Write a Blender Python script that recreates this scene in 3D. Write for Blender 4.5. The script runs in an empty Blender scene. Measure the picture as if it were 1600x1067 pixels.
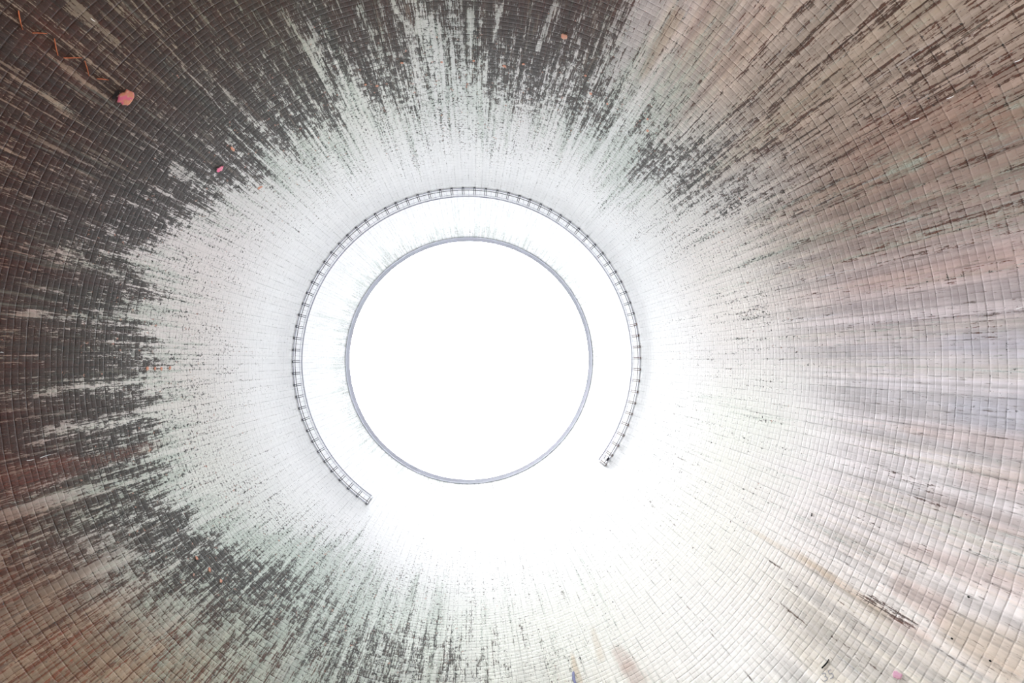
import bpy, bmesh, math, random
import numpy as np
from mathutils import Matrix, Vector
random.seed(7)
rng = np.random.default_rng(11)
SC = bpy.context.scene
PI = math.pi
# ------------------------------------------------------------------ camera
FPX = 889.0                      # focal length in pixels of a 1600 px wide frame (20 mm lens)
ZEN = Vector((-61.5, -28.3, -FPX)).normalized()      # where straight up falls, in camera space
CAM = Vector((0.43, 0.0, 1.5))
base = Matrix(((1, 0, 0), (0, -1, 0), (0, 0, -1)))
q = (base @ ZEN).rotation_difference(Vector((0, 0, 1)))
ROT = q.to_matrix() @ base
cd = bpy.data.cameras.new('camera'); cam = bpy.data.objects.new('camera', cd)
SC.collection.objects.link(cam)
cd.sensor_width = 36.0; cd.lens = FPX * 36.0 / 1600.0
cd.clip_start = 0.1; cd.clip_end = 2000
cam.matrix_world = Matrix.Translation(CAM) @ ROT.to_4x4()
SC.camera = cam
# ------------------------------------------------------------------ light
SKY_LOW, SKY_CAP = 0.05, 68.0     # dim horizon, bright thin cloud with the sun behind it near the zenith
CAP_AZ, CAP_EL = 222.0, 88.5      # centre of the bright cloud
CAP_IN, CAP_OUT = 5.0, 23.5       # degrees from its centre
world = bpy.data.worlds.new('overcast_sky'); SC.world = world
world.use_nodes = True
wn = world.node_tree.nodes; wl = world.node_tree.links
bg = wn['Background']; bg.inputs['Color'].default_value = (.955, .972, 1.0, 1)
a, e = math.radians(CAP_AZ), math.radians(CAP_EL)
tc = wn.new('ShaderNodeTexCoord'); dp = wn.new('ShaderNodeVectorMath'); dp.operation = 'DOT_PRODUCT'
wl.new(tc.outputs['Generated'], dp.inputs[0]); dp.inputs[1].default_value = (math.cos(a) * math.cos(e), math.sin(a) * math.cos(e), math.sin(e))
mr = wn.new('ShaderNodeMapRange'); mr.interpolation_type = 'SMOOTHSTEP'
wl.new(dp.outputs['Value'], mr.inputs['Value'])
mr.inputs['From Min'].default_value = math.cos(math.radians(CAP_OUT)); mr.inputs['From Max'].default_value = math.cos(math.radians(CAP_IN))
mr.inputs['To Min'].default_value = SKY_LOW; mr.inputs['To Max'].default_value = SKY_CAP
wl.new(mr.outputs[0], bg.inputs['Strength'])
sd = bpy.data.lights.new('sun', 'SUN'); sun = bpy.data.objects.new('sun', sd); SC.collection.objects.link(sun)
SUN_AZ, SUN_EL = 44.0, 71.0      # its light travels towards this azimuth, down at this angle
sd.energy = 2.4; sd.angle = math.radians(13); sd.color = (1.0, 0.99, 0.96)
a, e = math.radians(SUN_AZ), math.radians(SUN_EL)
sun.rotation_euler = Vector((math.cos(a) * math.cos(e), math.sin(a) * math.cos(e), -math.sin(e))).to_track_quat('-Z', 'Y').to_euler()
SC.view_settings.view_transform = 'Standard'; SC.view_settings.look = 'None'
SC.view_settings.gamma = 1.0; SC.view_settings.use_curve_mapping = False
SC.view_settings.exposure = 0.35
SC.cycles.max_bounces = 10; SC.cycles.diffuse_bounces = 8
# ------------------------------------------------------------------ tower profile
RT, ZT, BB, ZTOP = 29.1, 132.0, 150.0, 139.3
def prof(z):
    return RT * np.sqrt(1 + ((z - ZT) / BB) ** 2)
_zs = np.linspace(20, ZTOP, 4000)
_rs = FPX * prof(_zs) / (_zs - 1.5)           # apparent radius seen from the axis
def z_of_r(r):
    return np.interp(r, _rs[::-1], _zs[::-1])
def hit(px, py):
    """pixel of the photograph -> point on the inside of the shell, its azimuth"""
    d = ROT @ Vector((px - 800.0, -(py - 533.5), -FPX)).normalized()
    lo, hi = 5.0, 400.0
    for _ in range(60):
        t = (lo + hi) / 2; p = CAM + d * t
        if p.z < ZTOP and math.hypot(p.x, p.y) < prof(p.z): lo = t
        else: hi = t
    p = CAM + d * lo
    return p, math.atan2(p.y, p.x)
# ------------------------------------------------------------------ helpers
def link(o): SC.collection.objects.link(o); return o
def meta(o, label=None, cat=None, group=None, kind=None):
    if label: o['label'] = label
    if cat: o['category'] = cat
    if group: o['group'] = group
    if kind: o['kind'] = kind
    return o
def mesh_obj(name, verts, faces, mats, parent=None, smooth=False):
    me = bpy.data.meshes.new(name); me.from_pydata([tuple(v) for v in verts], [], faces)
    for m in (mats if isinstance(mats, (list, tuple)) else [mats]): me.materials.append(m)
    if smooth: me.polygons.foreach_set('use_smooth', [True] * len(me.polygons))
    me.update()
    o = bpy.data.objects.new(name, me); link(o)
    if parent: o.parent = parent
    return o
class MB:
    def __init__(s): s.v = []; s.f = []
    def box(s, M, sx, sy, sz):
        b = len(s.v)
        for x in (-sx / 2, sx / 2):
            for y in (-sy / 2, sy / 2):
                for z in (-sz / 2, sz / 2): s.v.append(M @ Vector((x, y, z)))
        for f in ((0, 1, 3, 2), (4, 6, 7, 5), (0, 4, 5, 1), (2, 3, 7, 6), (0, 2, 6, 4), (1, 5, 7, 3)):
            s.f.append(tuple(b + i for i in f))
    def tube(s, a, b, r, n=8):
        a, b = Vector(a), Vector(b); d = (b - a)
        qz = d.to_track_quat('Z', 'Y').to_matrix(); k = len(s.v)
        for p in (a, b):
            for i in range(n):
                t = 2 * PI * i / n; s.v.append(p + qz @ Vector((r * math.cos(t), r * math.sin(t), 0)))
        for i in range(n):
            j = (i + 1) % n; s.f.append((k + i, k + j, k + n + j, k + n + i))
        s.f.append(tuple(k + i for i in reversed(range(n)))); s.f.append(tuple(k + n + i for i in range(n)))
    def sweep(s, prof_, th0, th1, n):
        """closed (radius, z) outline swept round the axis"""
        k = len(s.v); m = len(prof_)
        for i in range(n + 1):
            t = th0 + (th1 - th0) * i / n
            for r, z in prof_: s.v.append(Vector((r * math.cos(t), r * math.sin(t), z)))
        for i in range(n):
            for j in range(m):
                j2 = (j + 1) % m
                s.f.append((k + i * m + j, k + i * m + j2, k + (i + 1) * m + j2, k + (i + 1) * m + j))
        if abs(th1 - th0) < 2 * PI - 1e-4:
            s.f.append(tuple(k + j for j in range(m))); s.f.append(tuple(k + n * m + j for j in reversed(range(m))))
    def build(s, name, mat, parent=None, smooth=False): return mesh_obj(name, s.v, s.f, mat, parent, smooth)
# ------------------------------------------------------------------ shader helper
class NT:
    def __init__(s, name):
        s.m = bpy.data.materials.new(name); s.m.use_nodes = True
        s.t = s.m.node_tree; s.n = s.t.nodes; s.l = s.t.links
        s.b = s.n['Principled BSDF']; s.b.inputs['Specular IOR Level'].default_value = 0.2
        s.b.inputs['Roughness'].default_value = 0.85
    def put(s, sock, v):
        if hasattr(v, 'is_output'): s.l.new(v, sock)
        else:
            if sock.type == 'RGBA' and len(v) == 3: v = (*v, 1)
            sock.default_value = v
    def math(s, op, a, b=0.0, c=0.0, clamp=False):
        n = s.n.new('ShaderNodeMath'); n.operation = op; n.use_clamp = clamp
        for i, v in enumerate((a, b, c)): s.put(n.inputs[i], v)
        return n.outputs[0]
    def vec(s, x, y, z):
        n = s.n.new('ShaderNodeCombineXYZ')
        for i, v in enumerate((x, y, z)): s.put(n.inputs[i], v)
        return n.outputs[0]
    def noise(s, vec, scale, detail=4, rough=.6, color=False):
        n = s.n.new('ShaderNodeTexNoise'); s.l.new(vec, n.inputs['Vector'])
        n.inputs['Scale'].default_value = scale; n.inputs['Detail'].default_value = detail; n.inputs['Roughness'].default_value = rough
        return n.outputs['Color' if color else 'Fac']
    def white(s, vec, color=False):
        n = s.n.new('ShaderNodeTexWhiteNoise'); s.l.new(vec, n.inputs['Vector'])
        return n.outputs['Color' if color else 'Value']
    def mix(s, f, a, b, mode='MIX'):
        n = s.n.new('ShaderNodeMix'); n.data_type = 'RGBA'; n.blend_type = mode
        s.put(n.inputs[0], f); s.put(n.inputs[6], a); s.put(n.inputs[7], b)
        return n.outputs[2]
    def lerp(s, f, a, b):
        n = s.n.new('ShaderNodeMix'); n.data_type = 'FLOAT'
        s.put(n.inputs[0], f); s.put(n.inputs[2], a); s.put(n.inputs[3], b)
        return n.outputs[0]
    def ramp(s, x, lo, hi, a=0.0, b=1.0, smooth=True):
        n = s.n.new('ShaderNodeMapRange'); n.interpolation_type = 'SMOOTHSTEP' if smooth else 'LINEAR'
        s.put(n.inputs['Value'], x)
        for k, v in (('From Min', lo), ('From Max', hi), ('To Min', a), ('To Max', b)): s.put(n.inputs[k], v)
        return n.outputs[0]
def srgb(r, g, b):
    f = lambda c: (c / 255 / 12.92) if c / 255 <= .04045 else ((c / 255 + .055) / 1.055) ** 2.4
    return (f(r), f(g), f(b))
def simple(name, col, rough=.7, metal=0.0, var=.15, scale=3.0):
    t = NT(name)
    g = t.n.new('ShaderNodeNewGeometry')
    nz = t.noise(g.outputs['Position'], scale, 5, .65)
    k = t.ramp(nz, .3, .7, 1 - var, 1 + var)
    mx = t.n.new('ShaderNodeVectorMath'); mx.operation = 'SCALE'
    mx.inputs[0].default_value = col; t.l.new(k, mx.inputs['Scale'])
    t.l.new(mx.outputs[0], t.b.inputs['Base Color'])
    t.b.inputs['Roughness'].default_value = rough; t.b.inputs['Metallic'].default_value = metal
    return t.m
# ------------------------------------------------------------------ shell material
NC, LH = 171.0, 1.15             # formwork columns round the shell, lift height
def shell_material():
    t = NT('weathered_shell_concrete'); M = t.math
    g = t.n.new('ShaderNodeNewGeometry'); sp = t.n.new('ShaderNodeSeparateXYZ'); t.l.new(g.outputs['Position'], sp.inputs[0])
    X, Y, Z = sp.outputs
    th = M('ARCTAN2', Y, X)
    rr = M('SQRT', M('ADD', M('MULTIPLY', X, X), M('MULTIPLY', Y, Y)))
    cx = M('MULTIPLY', M('DIVIDE', X, rr), 34.0); cy = M('MULTIPLY', M('DIVIDE', Y, rr), 34.0)
    def at(name):
        n = t.n.new('ShaderNodeAttribute'); n.attribute_name = name; return n
    cov = at('cover'); cs = t.n.new('ShaderNodeSeparateColor'); t.l.new(cov.outputs['Color'], cs.inputs[0])
    A, G, S = cs.outputs; W = cov.outputs['Alpha']
    tint = at('tint').outputs['Color']
    fa = at('film'); tn2 = fa.outputs['Color']; F = fa.outputs['Alpha']
    V = lambda k: t.vec(cx, cy, M('MULTIPLY', Z, k))
    # long vertical run marks, broad and fine
    sB = t.noise(V(.018), .55, 3, .55)
    sM = t.noise(V(.035), 2.0, 4, .6)
    sF = t.noise(V(.06), 7.0, 3, .65)
    sX = t.noise(V(.22), 9.0, 3, .7)
    fl = t.noise(V(.55), 2.2, 7, .78)
    fg = t.noise(V(.8), 7.0, 4, .75)
    # formwork grid
    u = M('ADD', M('MULTIPLY', th, NC / (2 * PI)), M('MULTIPLY', M('SUBTRACT', t.noise(V(.3), .5, 2), .5), .10))
    v = M('ADD', M('DIVIDE', Z, LH), M('MULTIPLY', M('SUBTRACT', t.noise(V(1.), .35, 3), .5), .22))
    u2, v2 = M('MULTIPLY', u, 2.0), M('MULTIPLY', v, 2.0)
    dist = lambda x: M('ABSOLUTE', M('SUBTRACT', M('FRACT', M('ADD', x, .5)), .5))     # 0 on a line
    brk = t.ramp(t.noise(V(.9), 1.1, 4, .7), .36, .62)                                  # joints fade in and out
    brk2 = t.ramp(t.noise(V(.5), .8, 4, .7), .40, .62)
    jh = M('MULTIPLY', t.ramp(dist(v), .02, .075, 1, 0), brk)
    ju = M('MULTIPLY', t.ramp(dist(u), .02, .07, 1, 0), brk2)
    jh2 = M('MULTIPLY', t.ramp(dist(v2), .03, .14, 1, 0), M('MULTIPLY', brk2, .35))
    ju2 = M('MULTIPLY', t.ramp(dist(u2), .03, .14, 1, 0), M('MULTIPLY', brk, .35))
    joint = M('MAXIMUM', M('MAXIMUM', jh, ju), M('MAXIMUM', jh2, ju2))
    cell = t.vec(M('FLOOR', u2), M('FLOOR', v2), 3.7)
    cellB = t.vec(M('FLOOR', u), M('FLOOR', v), 9.1)
    wc = t.n.new('ShaderNodeSeparateColor'); t.l.new(t.white(cell, True), wc.inputs[0])
    wB = t.n.new('ShaderNodeSeparateColor'); t.l.new(t.white(cellB, True), wB.inputs[0])
    # --- bare cement
    col = t.mix(1.0, tint, t.mix(t.ramp(sM, .3, .7), t.mix(W, (.97, .97, .97), (.80, .78, .77)), (1.0, 1.0, 1.0)), 'MULTIPLY')
    k = M('ADD', M('ADD', M('MULTIPLY', wc.outputs[0], .13), M('MULTIPLY', wB.outputs[0], .10)), .84)
    kk = t.lerp(W, 1.0, k)
    col = t.mix(1.0, col, t.vec(kk, kk, kk), 'MULTIPLY')
    # warm / rosy run marks where the surface is stained
    warm = M('MULTIPLY', t.ramp(M('ADD', M('MULTIPLY', sB, .5), M('MULTIPLY', sM, .5)), .46, .60), W)
    hue = t.mix(t.ramp(sB, .4, .6), srgb(226, 196, 184), srgb(208, 198, 176))
    col = t.mix(M('MULTIPLY', warm, .42), col, t.mix(1.0, col, hue, 'MULTIPLY'))
    cool = M('MULTIPLY', t.ramp(M('ADD', M('MULTIPLY', sM, .6), M('MULTIPLY', sF, .4)), .55, .68), W)
    col = t.mix(M('MULTIPLY', cool, .55), col, srgb(205, 207, 218))
    bd = t.lerp(W, 1.0, t.ramp(t.noise(V(.012), 1.1, 3, .6), .36, .62, .74, 1.08))
    col = t.mix(1.0, col, t.vec(bd, bd, bd), 'MULTIPLY')
    # fine dark hairline runs
    hair = M('MULTIPLY', t.ramp(M('ADD', M('MULTIPLY', sF, .6), M('MULTIPLY', sX, .4)), .56, .66), M('MULTIPLY', W, .7))
    col = t.mix(hair, col, srgb(88, 74, 64))
    # --- thin green film
    z_ = lambda n_, w_: M('MULTIPLY', M('SUBTRACT', n_, .5), w_ / .12)
    def add(*a_):
        r_ = a_[0]
        for b_ in a_[1:]: r_ = M('ADD', r_, b_)
        return r_
    nG = add(z_(sM, .55), z_(sB, .35), z_(fl, .4), z_(sF, .35))
    mg = t.ramp(M('ADD', M('MULTIPLY', M('SUBTRACT', G, .5), 3.2), nG), -.9, .9)
    mg = M('MULTIPLY', mg, t.ramp(G, 0, .12))
    col = t.mix(M('MULTIPLY', mg, .5), col, t.mix(t.ramp(fg, .35, .65), srgb(118, 138, 124), srgb(186, 204, 192)))
    # --- dark algae film that flakes off in vertical ragged strips
    wz = lambda n_, w0, w1: M('MULTIPLY', M('SUBTRACT', n_, .5), t.lerp(F, w0 / .12, w1 / .12))
    sL = t.noise(V(.02), 5.0, 4, .7)
    nA = add(wz(sM, .42, .45), wz(sF, .42, .5), wz(sL, .0, .65), wz(fl, .42, .16), wz(fg, .38, .2), wz(sX, .38, .38), M('MULTIPLY', M('SUBTRACT', wc.outputs[1], .5), t.lerp(F, .9, .5)), M('MULTIPLY', joint, .5))
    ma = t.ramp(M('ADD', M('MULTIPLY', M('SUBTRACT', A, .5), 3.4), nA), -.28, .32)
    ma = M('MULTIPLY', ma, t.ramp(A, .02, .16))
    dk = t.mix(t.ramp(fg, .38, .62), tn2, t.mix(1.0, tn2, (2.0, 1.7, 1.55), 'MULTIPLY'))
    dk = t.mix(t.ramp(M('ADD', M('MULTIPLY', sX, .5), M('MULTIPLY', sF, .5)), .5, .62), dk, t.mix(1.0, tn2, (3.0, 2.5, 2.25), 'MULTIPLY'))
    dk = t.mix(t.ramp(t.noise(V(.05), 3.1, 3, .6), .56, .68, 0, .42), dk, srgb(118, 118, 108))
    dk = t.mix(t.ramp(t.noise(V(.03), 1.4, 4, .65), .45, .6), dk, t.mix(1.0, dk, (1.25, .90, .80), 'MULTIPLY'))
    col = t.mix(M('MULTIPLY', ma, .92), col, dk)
    # --- peppered black pits and little rusty spalls
    pn = t.noise(V(.85), 3.6, 4, .75)
    pn = M('ADD', pn, M('ADD', M('MULTIPLY', joint, .06), M('MULTIPLY', M('SUBTRACT', sM, .5), .34)))
    thr = M('SUBTRACT', .70, M('MULTIPLY', S, .20))
    pit = t.ramp(M('SUBTRACT', pn, thr), -.008, .022)
    pit = M('MULTIPLY', pit, t.ramp(S, 0.0, .12))
    rust = t.ramp(t.noise(V(.9), 1.7, 2, .5), .64, .68)
    col = t.mix(pit, col, t.mix(rust, srgb(50, 50, 48), srgb(178, 130, 112)))
    # --- joints
    jcol = t.mix(1.0, col, (.30, .31, .31), 'MULTIPLY')
    js = t.lerp(W, .36, .42)
    col = t.mix(M('MULTIPLY', joint, js), col, jcol)
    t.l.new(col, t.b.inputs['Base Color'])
    t.b.inputs['Roughness'].default_value = .8
    # --- relief: pillowed boards, ribs, flakes
    pil = M('MULTIPLY', M('POWER', M('ABSOLUTE', M('MULTIPLY', M('SUBTRACT', M('FRACT', v2), .5), 2.0)), 3.0), -.013)
    pil2 = M('MULTIPLY', M('POWER', M('ABSOLUTE', M('MULTIPLY', M('SUBTRACT', M('FRACT', u2), .5), 2.0)), 3.0), -.012)
    hgt = M('ADD', M('ADD', pil, pil2), M('ADD', M('MULTIPLY', fl, .03), M('ADD', M('MULTIPLY', joint, -.03), M('MULTIPLY', wc.outputs[2], .010))))
    bp = t.n.new('ShaderNodeBump'); bp.inputs['Strength'].default_value = .6; bp.inputs['Distance'].default_value = 1.0
    t.l.new(hgt, bp.inputs['Height']); t.l.new(bp.outputs[0], t.b.inputs['Normal'])
    return t.m
# ------------------------------------------------------------------ where the stains are (azimuth clockwise from +X, apparent radius)
# angle: (boundary r, width, cover at boundary, cover mid, cover far, green bnd, green far, pits, weather start r,
#         tint mid, tint far, film colour near, film far)
K = {
   0: (430, 60, .10, .06, .06, .10, .10, .35, 470, (232,228,228), (228,224,232), (90,82,76), (90,80,80)),
  12: (420, 60, .08, .03, .08, .18, .10, .30, 560, (236,238,232), (236,231,236), (90,90,80), (90,88,84)),
  25: (400, 60, .08, .03, .08, .10, .10, .30, 560, (238,237,232), (236,231,232), (90,90,80), (90,88,84)),
  36: (400, 60, .06, .03, .05, .06, .10, .20, 560, (240,240,234), (238,234,229), (90,90,80), (90,88,84)),
  48: (400, 60, .03, .02, .03, .05, .06, .12, 640, (240,240,236), (243,242,240), (90,90,80), (90,88,84)),
  62: (400, 60, .05, .04, .05, .10, .08, .22, 520, (238,239,234), (238,236,231), (90,90,80), (90,84,70)),
  76: (420, 70, .15, .16, .12, .22, .20, .40, 440, (236,238,232), (228,228,218), (74,76,64), (90,84,66)),
  90: (430, 60, .36, .38, .30, .35, .45, .50, 420, (232,236,230), (220,226,220), (60,64,54), (74,76,62)),
 104: (420, 60, .44, .46, .40, .50, .60, .60, 400, (228,234,229), (208,214,206), (62,62,54), (78,76,66)),
 118: (400, 70, .42, .42, .40, .75, .80, .62, 400, (224,230,226), (196,198,188), (66,66,60), (120,112,98)),
 130: (420, 50, .58, .46, 0.34, .80, 0.40, .62, 420, (214,222,216), (172,154,132), (56,54,52), (142,122,98)),
 142: (455, 45, .66, .46, 0.42, .70, 0.12, .60, 440, (220,224,220), (156,134,112), (54,52,50), (140,112,88)),
 152: (480, 45, .64, .52, 0.52, .60, 0.12, .60, 450, (222,224,220), (152,128,110), (54,52,48), (120,92,72)),
 162: (485, 45, .62, .64, .66, .50, 0.15, .60, 450, (222,222,218), (150,124,112), (54,48,44), (92,60,48)),
 172: (490, 50, .66, .74, 0.70, .50, .20, .60, 450, (220,216,212), (140,114,102), (50,42,38), (76,40,32)),
 182: (500, 60, .66, .76, 0.70, .55, .30, .60, 460, (220,214,212), (146,116,100), (52,44,38), (74,40,32)),
 192: (500, 60, .66, .78, 0.72, .45, .20, .55, 460, (220,214,212), (146,112,96), (48,38,36), (70,40,34)),
 203: (480, 60, .70, .82, 0.70, .40, .15, .55, 460, (222,216,216), (150,126,110), (44,34,33), (64,38,32)),
 214: (460, 60, .68, .80, 0.71, .40, .30, .55, 450, (220,218,218), (152,130,114), (46,36,36), (60,36,31)),
 225: (440, 60, .66, .74, 0.72, .45, .25, .55, 430, (218,220,218), (152,136,118), (52,42,40), (64,42,36)),
 238: (425, 60, .60, .72, .80, .50, .30, .60, 420, (222,224,220), (150,142,124), (54,46,40), (72,54,40)),
 250: (420, 60, .60, .74, .82, .45, .35, .60, 420, (222,224,220), (150,146,134), (54,46,38), (76,50,38)),
 258: (420, 60, .46, .60, .74, .45, .35, .60, 430, (222,224,222), (170,168,160), (56,48,40), (76,54,42)),
 264: (430, 60, .36, .52, .72, .45, .35, .62, 430, (222,224,224), (180,178,170), (56,50,44), (78,56,46)),
 271: (425, 60, .50, .70, .78, .45, .40, .60, 430, (220,224,222), (170,170,162), (56,48,44), (78,54,46)),
 280: (420, 60, .58, .78, .84, .35, .25, .60, 430, (222,222,222), (160,156,152), (56,46,46), (80,56,52)),
 290: (420, 60, .60, .74, .80, .40, .20, .58, 430, (222,222,222), (172,164,160), (58,50,48), (86,64,58)),
 297: (410, 60, .52, .38, .20, .55, .20, .55, 430, (226,228,228), (208,198,196), (62,58,56), (96,78,70)),
 304: (415, 60, .30, .15, .12, .45, .10, .50, 430, (224,226,226), (208,192,184), (64,62,60), (104,86,78)),
 312: (400, 60, .62, .34, 0.20, .55, .20, .55, 420, (222,223,223), (200,182,170), (60,60,60), (96,78,66)),
 320: (400, 60, .52, .40, 0.32, .35, .20, .60, 400, (220,220,218), (190,172,158), (60,56,54), (90,74,58)),
 328: (420, 60, .44, .40, 0.36, .25, .20, .60, 410, (222,219,217), (182,162,148), (64,58,54), (92,74,60)),
 336: (430, 60, .24, .24, 0.32, .20, .25, .50, 430, (228,222,219), (172,148,136), (70,62,58), (100,78,66)),
 343: (430, 60, .14, .18, 0.27, .20, .30, .40, 440, (232,226,223), (172,154,148), (74,66,64), (106,88,80)),
 350: (430, 60, .18, .16, 0.14, .12, .20, .42, 440, (234,228,225), (206,190,190), (80,68,66), (116,100,94)),
}
# single strong run marks seen one by one: (px0, py0, px1, py1, half width m, channel, amount)
RUNS = [
 (868,8,838,82,.45,'clean',1), (782,10,770,70,.3,'clean',.8), (560,8,585,60,.35,'clean',.7), (612,0,628,36,.4,'clean',.7),
 (1010,0,930,120,.35,'clean',.6), (660,30,690,110,1.6,'clean',.75), (735,15,735,75,.5,'clean',.8), (600,40,590,110,.5,'clean',.4),
 (340,300,270,262,1.0,'clean',.5), (60,30,150,90,.3,'rust',.3), (35,60,150,140,.8,'rust',.35), (480,60,520,150,.8,'clean',.7),
 (440,20,500,110,.6,'clean',.5), (0,620,200,600,.5,'clean',.4), (0,745,120,712,.6,'rust',.9), (20,760,260,690,.7,'rust',.7),
 (0,800,270,735,.8,'clean',.8), (100,905,260,860,.5,'clean',.5), (60,680,240,650,.6,'clean',.6), (30,490,200,500,.5,'clean',.6),
 (100,405,200,430,.5,'clean',.5), (40,380,130,400,.8,'clean',.4), (25,125,120,180,.35,'clean',.6), (95,105,190,165,.2,'clean',.5),
 (20,90,90,130,.3,'clean',.4), (110,10,190,70,.6,'clean',.5),
 (1270,0,1110,165,.35,'dark',.9), (1330,0,1130,190,.4,'dark',.8), (1400,0,1180,195,.5,'dark',.9), (1480,30,1260,180,.5,'dark',.7),
 (1170,55,1020,240,.35,'dark',.6), (1500,70,1290,190,.4,'dark',.6), (1060,20,1000,125,.6,'ochre',.8), (1110,0,1050,110,.5,'rust',.5),
 (1200,10,1120,120,1.2,'rust',.35), (1430,180,1300,250,1.2,'rust',.4), (1560,160,1450,190,1.5,'rust',.45),
 (1600,150,1480,185,.8,'green',.8), (1440,245,1380,270,1.0,'green',.9), (1590,400,1320,450,.8,'rust',.5), (1600,370,1380,400,.5,'dark',.5),
 (1490,440,1350,465,.5,'dark',.4), (1560,510,1480,520,.8,'dark',.3), (1600,540,1470,535,1.0,'cool',.8), (1600,650,1480,640,1.2,'cool',.8),
 (1600,700,1400,665,.7,'rust',.5), (1470,780,1380,735,.9,'dark',.45), (1600,760,1490,740,1.0,'rust',.45), (1600,830,1440,770,.7,'rust',.4),
 (1450,860,1330,800,.5,'dark',.45), (1600,920,1400,850,.7,'rust',.6), (1480,960,1390,905,.9,'rust',.7), (1600,1040,1470,970,1.4,'ochre',.8),
 (1430,975,1340,925,.5,'dark',.7), (1380,960,1240,860,.35,'ochre',.8), (1170,825,1300,905,.3,'ochre',.5), (1385,965,1450,1000,.5,'rust',.5),
 (1380,1050,1150,900,.25,'dark',.35), (1250,920,1180,850,.2,'dark',.5), (1180,1067,1060,930,.25,'dark',.4),
 (893,1022,905,1067,.35,'ochre',1), (985,1045,960,1010,.8,'rust',.7), (1000,1067,975,1035,.8,'rust',.7), (940,1030,925,980,.4,'ochre',.5),
 (825,900,800,830,.3,'dark',.4), (880,940,862,880,.3,'dark',.45), (700,1010,703,960,.35,'dark',.7), (775,1040,770,965,.4,'dark',.7),
 (735,1010,735,930,.35,'dark',.7), (820,1010,812,970,.3,'dark',.6), (655,1020,662,960,.3,'dark',.7), (690,1060,692,1000,.35,'dark',.7),
 (560,960,600,850,.25,'dark',.5), (545,880,580,800,.25,'dark',.5), (510,900,550,830,.3,'dark',.45), (240,830,320,785,.6,'dark',.5),
 (1400,1010,1300,930,.25,'dark',.3), (1100,740,1040,700,.25,'dark',.5), (1060,830,1000,770,.25,'dark',.45), (1200,480,1150,500,1.0,'pits',1),
]
def lin(c): return np.array(srgb(*c))
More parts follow.
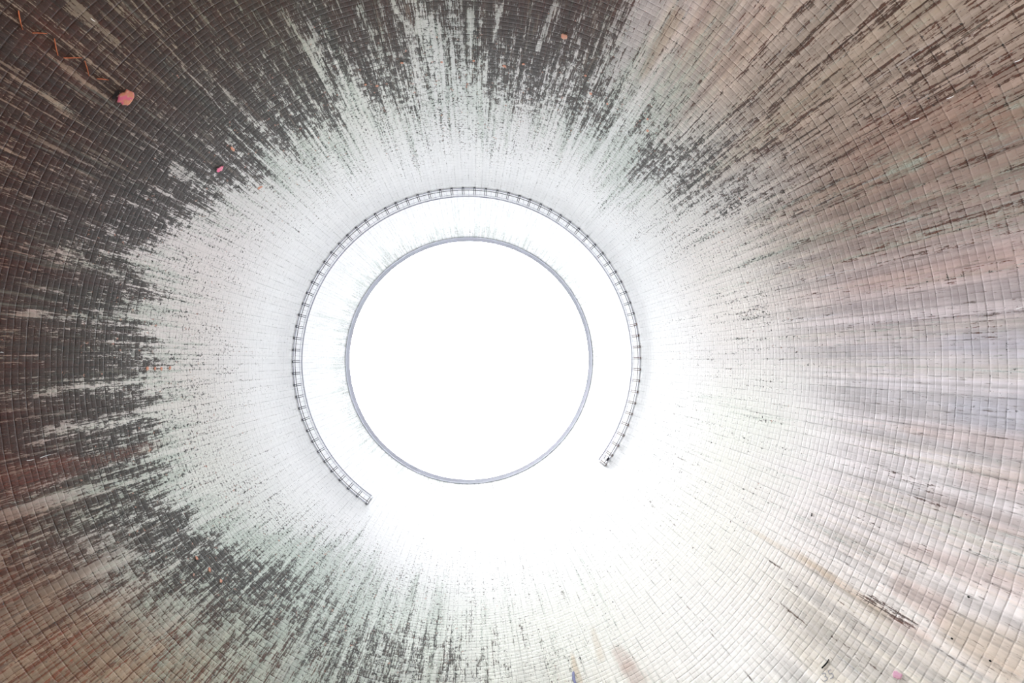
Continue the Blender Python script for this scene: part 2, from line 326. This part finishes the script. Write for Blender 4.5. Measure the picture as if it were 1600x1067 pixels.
def build_shell(mat, mat_out):
    nth = 1026
    rimg = np.concatenate([np.geomspace(189.3, 1250, 168)])
    zr = z_of_r(rimg); zr[0] = ZTOP
    zr = np.concatenate([zr, np.linspace(zr[-1], 0.0, 10)[1:]])
    rimg = np.concatenate([rimg, np.full(9, 1250.0)])
    nz = len(zr)
    th = np.arange(nth) / nth * 2 * PI
    R = prof(zr)
    co = np.zeros((nz, nth, 3)); co[..., 0] = R[:, None] * np.cos(th); co[..., 1] = R[:, None] * np.sin(th); co[..., 2] = zr[:, None]
    # interpolate the table in azimuth
    ks = sorted(K); deg = np.degrees(th)
    def col(f):
        v = np.array([f(K[k]) for k in ks], float)
        kk = np.array([ks[-1] - 360] + ks + [ks[0] + 360]); v = np.concatenate([v[-1:], v, v[:1]])
        if v.ndim == 1: return np.interp(deg, kk, v)
        return np.stack([np.interp(deg, kk, v[:, i]) for i in range(v.shape[1])], -1)
    rb, w, a0, a1, a2, g0, g1, pits, ws = [col(lambda d, i=i: d[i]) for i in range(9)]
    tm, tf, f0, f1 = [col(lambda d, i=i: lin(d[i])) for i in range(9, 13)]
    # ragged front: every formwork column reaches a little differently
    jit = np.interp(np.arange(nth), np.arange(0, nth + 1, 6), np.append(rng.normal(0, 16, nth // 6), 0))
    jit += np.interp(np.arange(nth), np.arange(0, nth + 1, 27), np.append(rng.normal(0, 16, nth // 27), 0))
    r = rimg[:, None]; rbj = (rb + jit)[None]
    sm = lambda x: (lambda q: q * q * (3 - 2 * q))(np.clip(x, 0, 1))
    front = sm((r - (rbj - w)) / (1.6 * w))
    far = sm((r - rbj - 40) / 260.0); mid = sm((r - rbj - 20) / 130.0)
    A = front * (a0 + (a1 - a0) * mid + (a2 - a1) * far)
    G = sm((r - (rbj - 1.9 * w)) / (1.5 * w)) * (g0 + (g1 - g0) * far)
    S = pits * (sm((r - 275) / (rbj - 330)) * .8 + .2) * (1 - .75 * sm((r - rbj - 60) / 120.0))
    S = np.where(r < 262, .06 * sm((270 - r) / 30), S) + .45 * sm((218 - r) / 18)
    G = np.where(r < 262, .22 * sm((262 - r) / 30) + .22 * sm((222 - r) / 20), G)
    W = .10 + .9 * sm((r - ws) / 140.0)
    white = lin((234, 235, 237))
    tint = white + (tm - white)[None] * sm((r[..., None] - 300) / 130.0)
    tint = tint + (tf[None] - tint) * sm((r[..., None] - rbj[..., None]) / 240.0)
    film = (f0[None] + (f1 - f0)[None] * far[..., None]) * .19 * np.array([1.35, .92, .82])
    # single runs
    zg = zr[:, None]; thg = th[None]
    for (x0, y0, x1, y1, hw, ch, am) in RUNS:
        p, t0 = hit(x0, y0); q_, t1 = hit(x1, y1)
        za, zb = sorted((p.z, q_.z)); ta, tb = (t0, t1) if p.z < q_.z else (t1, t0)
        dt = (tb - ta + PI) % (2 * PI) - PI
        s = (zg - za) / max(zb - za, .1)
        tc = ta + dt * np.clip(s, 0, 1)
        dd = ((thg - tc + PI) % (2 * PI) - PI) * R[:, None]
        hw2 = hw * (.7 if ch == 'clean' else 1) * (.55 + .45 * np.clip(1 - s, 0, 1))
        m = am * sm(1.6 - np.abs(dd) / hw2) * sm((s + .12) / .15) * sm((1.12 - s) / .3)
        if ch == 'clean': A = A * (1 - m * .6); W = W * (1 - .3 * m)
        elif ch == 'dark': A = np.maximum(A, m * .62)
        elif ch == 'green': G = np.maximum(G, m * .5)
        elif ch == 'pits': S = np.maximum(S, m * .7)
        else:
            c = lin({'rust': (158, 116, 98), 'ochre': (168, 140, 96), 'cool': (205, 208, 228)}[ch])
            tint = tint + (c * (1.15 if ch != 'cool' else 1) - tint) * (m * .5)[..., None]
            if ch == 'rust': film = film + (lin((74, 40, 32)) - film) * (m * .5)[..., None]
    idx = np.arange(nz * nth).reshape(nz, nth)
    a_ = idx[:-1]; b_ = idx[1:]
    F = np.stack([a_, np.roll(a_, -1, 1), np.roll(b_, -1, 1), b_], -1).reshape(-1, 4)
    ninner = nz * nth
    # outer face and top
    zo = np.array([ZTOP, 130, 115, 95, 80, 60, 40, 20, 0.]); no = 171
    tho = np.arange(no) / no * 2 * PI
    Ro = prof(zo) + np.interp(zo, [0, 60, 139.3], [.9, .3, .35])
    oc = np.zeros((len(zo), no, 3)); oc[..., 0] = Ro[:, None] * np.cos(tho); oc[..., 1] = Ro[:, None] * np.sin(tho); oc[..., 2] = zo[:, None]
    io = np.arange(len(zo) * no).reshape(len(zo), no) + ninner
    a_ = io[:-1]; b_ = io[1:]
    FO = np.stack([a_, b_, np.roll(b_, -1, 1), np.roll(a_, -1, 1)], -1).reshape(-1, 4)
    # top: bridge outer ring (171) to inner ring (1026 = 6 x 171)
    top = []
    for i in range(no):
        i2 = (i + 1) % no
        inn = [int(idx[0, (6 * i + k_) % nth]) for k_ in range(7)]
        top.append(tuple([int(io[0, i])] + [int(io[0, i2])] + inn[::-1]))
    verts = np.concatenate([co.reshape(-1, 3), oc.reshape(-1, 3)])
    me = bpy.data.meshes.new('wall_round')
    me.from_pydata(verts.tolist(), [], F.tolist() + FO.tolist() + top)
    me.materials.append(mat); me.materials.append(mat_out)
    mi = np.zeros(len(me.polygons), np.int32); mi[len(F):] = 1
    me.polygons.foreach_set('material_index', mi)
    sms = np.ones(len(me.polygons), bool); sms[len(F) + len(FO):] = False
    me.polygons.foreach_set('use_smooth', sms)
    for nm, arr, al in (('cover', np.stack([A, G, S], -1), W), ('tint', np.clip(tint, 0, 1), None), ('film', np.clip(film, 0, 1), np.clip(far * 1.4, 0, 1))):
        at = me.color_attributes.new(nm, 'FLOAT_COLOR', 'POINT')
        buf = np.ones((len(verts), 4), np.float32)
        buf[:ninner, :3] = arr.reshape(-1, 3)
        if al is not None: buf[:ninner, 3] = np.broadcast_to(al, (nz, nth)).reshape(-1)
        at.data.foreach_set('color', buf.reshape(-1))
    me.update()
    o = link(bpy.data.objects.new('wall_round', me)); meta(o, kind='structure')
    return o
M_SHELL = shell_material()
M_OUT = simple('outer_concrete', srgb(170, 168, 162), .9)
M_RIM = simple('rim_concrete', srgb(226, 228, 242), .85, var=.03)
M_FLOOR = simple('basin_floor', srgb(214, 213, 210), .95, var=.3, scale=.4)
M_STEEL = simple('dark_steel', srgb(44, 42, 56), .8)
M_RUSTY = simple('rusted_steel', srgb(92, 62, 50), .8)
M_GALV = simple('galvanised_steel', srgb(140, 142, 160), .7, var=.08)
build_shell(M_SHELL, M_OUT)
# floor
mb = MB(); n = 96; mb.v = [Vector((38.6 * math.cos(2 * PI * i / n), 38.6 * math.sin(2 * PI * i / n), z)) for z in (0.02, -.4) for i in range(n)]
mb.f = [tuple(range(n)), tuple(reversed(range(n, 2 * n)))] + [(i, n + i, n + (i + 1) % n, (i + 1) % n) for i in range(n)]
meta(mb.build('floor', M_FLOOR), kind='structure')
# rim ring beam and the small ledge below it
Rtop = float(prof(ZTOP))
mb = MB(); mb.sweep([(Rtop - .02, ZTOP - 2.0), (Rtop + .1, ZTOP - 2.0), (Rtop + .1, ZTOP + .02), (Rtop + .9, ZTOP + .02), (Rtop + .9, ZTOP + .5), (Rtop - .38, ZTOP + .5), (Rtop - .38, ZTOP + .1)][::-1], 0, 2 * PI, 513)
meta(mb.build('trim_1', M_RIM, smooth=False), kind='structure')
mb = MB(); z1 = ZTOP - 2.9; R1 = float(prof(z1)); mb.sweep([(R1 - .16, z1), (R1 + .12, z1 - .02), (R1 + .12, z1 + .35), (R1 - .16, z1 + .3)][::-1], 0, 2 * PI, 513)
meta(mb.build('trim_2', M_RIM), kind='structure')
# ------------------------------------------------------------------ hanging inspection gallery
GZ = 99.6
GR = float(prof(GZ + .3)) - .01
TH0, TH1 = math.radians(125.7), math.radians(397.9)
NB = 71
gal = link(bpy.data.objects.new('inspection_gallery', None))
gal.location = (0, 0, GZ)
meta(gal, 'narrow steel inspection gallery with paired brackets hung round the white upper wall', 'walkway')
def local(mb): 
    for v_ in mb.v: v_.z -= GZ
    return mb
GW = 1.05
def ringbar(name, r0, r1, z0, z1_, mat, th0=TH0, th1=TH1, nn=NB * 3):
    mb = MB(); mb.sweep([(r0, z0), (r1, z0), (r1, z1_), (r0, z1_)][::-1], th0, th1, nn)
    return local(mb).build(name, mat, gal)
step = (TH1 - TH0) / NB
ringbar('bearer_beam', GR - .40, GR - .32, GZ - .06, GZ + .06, M_STEEL)
ringbar('kerb_angle', GR - GW - .05, GR - GW, GZ + .08, GZ + .24, M_GALV)
ringbar('handrail', GR - GW - .16, GR - GW - .02, GZ + 1.15, GZ + 1.22, M_GALV)
ringbar('middle_rail', GR - GW - .08, GR - GW - .04, GZ + .62, GZ + .67, M_GALV)
ringbar('wall_angle', GR - .08, GR - .005, GZ + .0, GZ + .12, M_GALV)
def frame(t, r, z):
    er = Vector((math.cos(t), math.sin(t), 0)); et = Vector((-math.sin(t), math.cos(t), 0))
    m = Matrix((er, et, Vector((0, 0, 1)))).transposed().to_4x4(); m.translation = er * r + Vector((0, 0, z)); return m
def bracket(t, mat):
    mb = MB()
    for s in (-.14, .14):
        F_ = frame(t, GR, 0) @ Matrix.Translation((0, s, 0))
        mb.box(F_ @ Matrix.Translation((-.56, 0, -.02)), 1.14, .10, .18)          # cantilever arm
        mb.tube(F_ @ Vector((-.85, 0, -.06)), F_ @ Vector((-.04, 0, -.62)), .035, 6)   # raking strut
    mb.box(frame(t, GR - .035, -.3), .05, .36, .42)                                  # wall plate
    return mb
for i in range(NB + 1):
    t = TH0 + i * step
    rusty = math.degrees(t) > 345 
    br = bracket(t, None).build('bracket', M_RUSTY if rusty else M_STEEL, gal)
    if rusty: br['label'] = 'rust-brown bracket'
    mb = MB()
    for s in (-.14, .14):
        F_ = frame(t, GR - GW - .02, 0) @ Matrix.Translation((0, s, 0))
        mb.box(F_ @ Matrix.Translation((0, 0, .6)), .05, .05, 1.2)
    mb.build('rail_post', M_GALV, gal)
    if i < NB:
        tm_ = t + step / 2
        mb = MB(); mb.box(frame(tm_, GR - GW / 2 - .18, .05), GW - .36, .03, .05); mb.box(frame(tm_, GR - GW - .02, .6), .035, .035, 1.15)
        mb.build('cross_bar', M_GALV, gal)
        mb = MB()                                        # open grating between brackets
        for k in range(4):
            r_ = GR - .52 - k * .14
            mb.sweep([(r_ - .008, .06), (r_, .06), (r_, .08), (r_ - .008, .08)][::-1], t + .16 / GR, t + step - .16 / GR, 2)
        mb.build('grating_panel', M_GALV, gal)
# end frames
for t in (TH0 - .010, TH1 + .010):
    mb = MB()
    mb.box(frame(t, GR - GW / 2, .0), GW + .1, .08, .14); mb.box(frame(t, GR - GW / 2, 1.18), GW + .1, .05, .06)
    mb.box(frame(t, GR - GW, .6), .05, .05, 1.2); mb.box(frame(t, GR - .05, .6), .05, .05, 1.2)
    mb.build('end_gate', M_STEEL, gal)
# access hatch in the last bay
th_ = TH1 - step * .52
mb = MB()
for s in (-.32, .32): mb.box(frame(th_, GR - .52, .02) @ Matrix.Translation((0, s, 0)), .8, .06, .12)
for s in (-.36, .36): mb.box(frame(th_, GR - .52, .02) @ Matrix.Translation((s, 0, 0)), .06, .6, .12)
h_ = mb.build('hatch_frame', M_STEEL, gal)
mb = MB(); mb.box(frame(th_, GR - .24, .10), .30, .55, .05); mb.build('hatch_lid', M_STEEL, h_)
# ------------------------------------------------------------------ things on the wall
def wall_frame(px, py, ang=0.0, lift=.0):
    """x along the pixel-right direction turned by ang, y the other tangent, z off the wall inwards"""
    p, t = hit(px, py); R_ = float(prof(p.z)); dR = float(prof(p.z + .5) - prof(p.z - .5))
    er = Vector((math.cos(t), math.sin(t), 0)); et = Vector((-math.sin(t), math.cos(t), 0))
    up = (Vector((0, 0, 1)) + er * dR).normalized(); nin = et.cross(up).normalized()
    if nin.dot(er) > 0: nin = -nin
    return Vector((er.x * R_, er.y * R_, p.z)) + nin * lift, et, up, nin
LIFT = .006
def conform(mb, m, t0):
    """bend a flat piece (local z = off the wall) onto the curved shell, then return it in its own frame"""
    inv = m.inverted(); out = []
    for v_ in mb.v:
        w = m @ Vector((v_.x, v_.y, 0)); t_ = math.atan2(w.y, w.x); off = v_.z - t0 + LIFT
        R_ = float(prof(w.z)) - off * 1.05
        out.append(inv @ Vector((R_ * math.cos(t_), R_ * math.sin(t_), w.z)))
    mb.v = out
def strip(name, px0, py0, px1, py1, width, thick, mat, label, cat, group=None):
    p0, _, _, n0 = wall_frame(px0, py0); p1, _, _, n1 = wall_frame(px1, py1)
    nn = (n0 + n1).normalized(); d = p1 - p0; c = (p0 + p1) / 2
    x = d.normalized(); y = nn.cross(x).normalized(); z = x.cross(y)
    m = Matrix((x, y, z)).transposed().to_4x4(); m.translation = c
    mb = MB(); L = d.length; ns = 8
    for i in range(ns + 1):       # slightly wavering tapered bar
        f = i / ns; wd = width * (.55 + .45 * math.sin(PI * min(1, f * 1.0 + .12))) * (1 + .15 * math.sin(i * 2.3))
        off = width * .5 * math.sin(f * 3.1 + px0)
        for yy, zz in ((-wd / 2, -thick / 2), (wd / 2, -thick / 2), (wd / 2 * .7, thick / 2), (-wd / 2 * .7, thick / 2)):
            mb.v.append(Vector(((f - .5) * L, off + yy, zz)))
    for i in range(ns):
        for j in range(4): mb.f.append((i * 4 + j, (i + 1) * 4 + j, (i + 1) * 4 + (j + 1) % 4, i * 4 + (j + 1) % 4))
    mb.f.append((0, 1, 2, 3)); k = ns * 4; mb.f.append((k + 3, k + 2, k + 1, k))
    conform(mb, m, -thick / 2)
    o = mb.build(name, mat); o.matrix_world = m
    return meta(o, label, cat, group)
M_ORANGE = simple('orange_rod', srgb(196, 108, 70), .7)
orange = [((28,16),(35,46),'lowest orange rod of the zigzag, nearest the dark corner'),
          ((50,51),(73,52.5),'second orange rod up the zigzag from the dark corner, lying level'),
          ((84,60),(90.5,86),'third orange rod up the zigzag from the dark corner, steeply tilted'),
          ((99,89.5),(127.5,90.5),'fourth orange rod up the zigzag from the dark corner, the longest level one'),
          ((132,95),(138.5,118.5),'fifth orange rod up the zigzag from the dark corner, steeply tilted'),
          ((151,123),(169,124.5),'last short level orange rod of the zigzag, near the round pink patch')]
for p0, p1, lb in orange:
    strip('orange_rod', *p0, *p1, .05, .05, M_ORANGE, lb, 'rod', 'orange rods in a zigzag on the dark brown wall')
M_BLACK = simple('black_slot', (.004, .005, .004), .9)
M_WHITE = simple('plain_white', (.9, .9, .9), .6, var=.03)  # plain white for the small flecks
strip('black_bar', 1284.5, 1044.5, 1295.5, 1030, .09, .05, M_BLACK, 'longer black slanting bar on the pale lower right wall above grey digits', 'bar')
strip('black_bar', 1267.5, 806.5, 1269.5, 802, .07, .05, M_BLACK, 'short black bar alone on the off-white wall to the lower right', 'bar')
whites = [((1479.5,154.5),(1491,149),'longer white sliver on the brown wall at upper right'),
          ((1517.5,133.5),(1521,132),'short white dash on the brown upper right wall between two longer slivers'),
          ((1586.5,96.5),(1597.5,91.5),'white sliver on the brown wall close to the upper right edge'),
          ((1423,188),(1436,184),'white sliver on rosy brown boards, furthest left of the upper right slivers'),
          ((41,719.5),(53,717.5),'white fleck on the red-brown left wall, outer one of the bright pair'),
          ((62,715),(79,710.5),'longer white fleck on the red-brown left wall, inner one of the bright pair'),
          ((0,550.5),(5,551),'tiny white fleck at the left edge of the brown wall'),
          ((166,871),(171,869),'pale fleck on the green-grey boards of the lower left wall'),
          ((1588,482),(1599,480),'white fleck on the grey wall at the right edge'),
          ((142,28),(148,33.5),'white fleck on the dark wall near the upper left corner')]
for p0, p1, lb in whites:
    strip('white_fleck', *p0, *p1, .05, .03, M_WHITE, lb, 'fleck', 'white flecks scattered on the stained wall')
def patch(name, px, py, wpx, hpx, ang, mat, label, seed, thick=.05, cat='patch', group=None):
    """irregular patch on the wall, outline in metres from its size in pixels"""
    p, et, up, nin = wall_frame(px, py)
    s = (p - CAM).length / FPX * 1.02
    r_ = random.Random(seed); n = 16
    x = (wall_frame(px + 4 * math.cos(ang), py + 4 * math.sin(ang))[0] - p).normalized(); y = nin.cross(x).normalized()
    m = Matrix((x, y, nin)).transposed().to_4x4(); m.translation = p
    mb = MB(); ks_ = [1 + r_.uniform(-.25, .18) for _ in range(n)]
    for k_, z in ((1.0, -thick / 2), (1.0, thick * .2), (.86, thick / 2)):
        for i in range(n):
            t = 2 * PI * i / n
            mb.v.append(Vector((k_ * ks_[i] * wpx / 2 * s * math.copysign(abs(math.cos(t)) ** .75, math.cos(t)), k_ * ks_[i] * hpx / 2 * s * math.copysign(abs(math.sin(t)) ** .75, math.sin(t)), z)))
    for l_ in range(2):
        for i in range(n): mb.f.append((l_ * n + i, l_ * n + (i + 1) % n, (l_ + 1) * n + (i + 1) % n, (l_ + 1) * n + i))
    mb.f.append(tuple(range(2 * n, 3 * n))); mb.f.append(tuple(reversed(range(n))))
    conform(mb, m, -thick / 2)
    o = mb.build(name, mat); o.matrix_world = m
    return meta(o, label, cat, group)
def brick_mat(name, c1, c2, scale=2.0):
    t = NT(name); g = t.n.new('ShaderNodeTexCoord')
    a_ = t.ramp(t.noise(g.outputs['Object'], scale, 3, .6), .42, .58)
    c = t.mix(a_, c1, c2)
    b_ = t.ramp(t.noise(g.outputs['Object'], scale * 2.3, 4, .7), .55, .7, 0, .5)
    c = t.mix(b_, c, (.55, .42, .33)); t.l.new(c, t.b.inputs['Base Color']); return t.m
M_PINK = brick_mat('pink_orange_spall', srgb(196, 96, 120), srgb(190, 124, 96), 2.2)
M_PINK2 = brick_mat('magenta_spall', srgb(236, 96, 150), srgb(230, 150, 170), 5.0)
M_TERRA = brick_mat('terracotta_spall', srgb(206, 140, 116), srgb(196, 150, 130), 3.0)
M_ROSE = brick_mat('rose_spall', srgb(206, 160, 184), srgb(200, 150, 170), 2.0)
M_SPALL_SHADOW = simple('painted_spall_shadow', srgb(34, 28, 28), .95)  # near-black colour for the shadow painted beside the spall
patch('spall_shadow', 181.0, 147.0, 6, 13, .5, M_SPALL_SHADOW, 'near-black painted shadow beside the round pink and orange patch', 3, .03, 'painted_shadow')  # shade of the spalled hollow, put in as a dark patch
patch('spall_patch', 196, 153, 17.5, 19, .4, M_PINK, 'large round pink and orange patch on the dark brown upper left wall', 5, .09)
patch('spall_patch', 881.5, 56.5, 8.5, 9.5, .2, M_TERRA, 'squarish terracotta patch on the dark brown wall near the top edge', 6, .07)
patch('spall_patch', 343.5, 264, 11, 8, -.5, M_PINK2, 'small magenta patch on the speckled grey wall at upper left', 8, .05)
patch('spall_patch', 363, 232.5, 12, 4, .85, M_TERRA, 'narrow orange slanting patch on the speckled wall above the magenta patch', 9, .05)
patch('spall_patch', 406, 293, 9, 4, -.4, M_TERRA, 'small pale orange patch on the white wall below the magenta patch', 10, .04)
patch('spall_patch', 1402.5, 1055, 10.5, 9, .5, M_ROSE, 'lilac-pink blot on the pale wall near the bottom right', 12, .04)
chips = [(230,576,5,5,'leftmost small orange chip of the level row on the left wall'),(242,576,4,5,'second small orange chip of the level row on the left wall'),
         (252,576,4,5,'third small orange chip of the level row on the left wall'),(265,575,4,6,'rightmost small orange chip of the level row on the left wall'),
         (307,872,5,4,'orange chip on the dark speckled belt at lower left'),(327,890,7,4,'wide orange chip under the dark speckled belt at lower left'),
         (345,908,6,4,'lowest orange chip along the speckled belt at lower left'),(1049,1032,0,0,'')]
for i, (x, y, w_, h__, lb) in enumerate(chips):
    if w_: patch('spall_chip', x, y, w_, h__, .3 * i, M_TERRA, lb, 20 + i, .04, 'chip', 'orange chips on the speckled belt')
tops = [(788,103,5,5,'orange chip on the speckled belt right of the top middle'),(818,100,4,4,'orange chip on the speckled belt beneath the squarish terracotta patch'),
        (740,95,3.5,4,'small orange chip on the speckled belt at top middle'),(690,97,4,3,'orange chip on the speckled belt left of the top middle'),
        (628,98,4,5,'orange chip on the top belt beside the white finger of clean wall'),(571,132,4,4,'left one of two orange chips on the upper left belt'),
        (589,134,4,5,'right one of two orange chips on the upper left belt'),(915,118,3.5,4,'orange chip at the dark belt edge, upper right of middle'),
        (923,146,4,5,'orange chip below the dark belt, upper right of middle'),(949,162,3,4,'orange chip on the pale wall right of the upper belt'),
        (1012,204,4,5,'orange chip on the grey streaked belt at upper right'),(1050,1032,0,0,''),(1557,0,0,0,''),(1591,0,0,0,''),
        (1012,186,3,3,'tiny orange chip on the grey streaked belt at upper right')]
for i, (x, y, w_, h__, lb) in enumerate(tops):
    if w_: patch('spall_chip', x, y, w_, h__, .4 * i, M_TERRA, lb, 40 + i, .04, 'chip', 'orange chips on the speckled belt')
# blue and ochre flaking strip at the bottom edge
M_BLUE = simple('blue_paint', srgb(100, 104, 150), .7)
strip('blue_flake', 895, 1050, 903, 1072, .30, .03, M_BLUE, 'blue peeled strip beside an ochre run at the bottom edge', 'strip')
# anchors: small round dark plugs with pale collars
def plug(px, py, label):
    p, et, up, nin = wall_frame(px, py); mb = MB(); mb.tube(p + nin * .012, p + nin * .07, .055, 12)
    o = mb.build('anchor_plug', M_BLACK); meta(o, label, 'plug', 'dark anchor plugs in the pale lower right wall')
plug(1514, 933, 'dark round plug, uppermost of those in the pale lower right wall')
plug(1488, 998, 'dark round plug, left one of the lower pair in the lower right wall')
plug(1548, 1033, 'dark round plug, lowest and rightmost in the lower right wall')
# painted digits
M_INK = simple('grey_paint', srgb(150, 152, 160), .8)
fc = bpy.data.curves.new('painted_number', 'FONT'); fc.body = '35'; fc.size = .95; fc.extrude = .004; fc.resolution_u = 4
fc.align_x = 'CENTER'; fc.align_y = 'CENTER'; fc.offset = -.016
tmp = link(bpy.data.objects.new('digits', fc))
dg = bpy.context.evaluated_depsgraph_get(); me = bpy.data.meshes.new_from_object(tmp.evaluated_get(dg))
bpy.data.objects.remove(tmp); bpy.data.curves.remove(fc)
p, et, up, nin = wall_frame(1294, 1056)
x = (wall_frame(1300, 1053)[0] - p).normalized(); x = (x - nin * x.dot(nin)).normalized(); y = nin.cross(x)
fm = Matrix((x, y, nin)).transposed().to_4x4(); fm.translation = p
mb = MB(); mb.v = [v_.co.copy() for v_ in me.vertices]; mb.f = [tuple(p_.vertices) for p_ in me.polygons]
conform(mb, fm, -.004); bpy.data.meshes.remove(me)
fo = mb.build('painted_number', M_INK); fo.matrix_world = fm
meta(fo, 'grey painted digits 35 on the pale wall below the black bar', 'number')
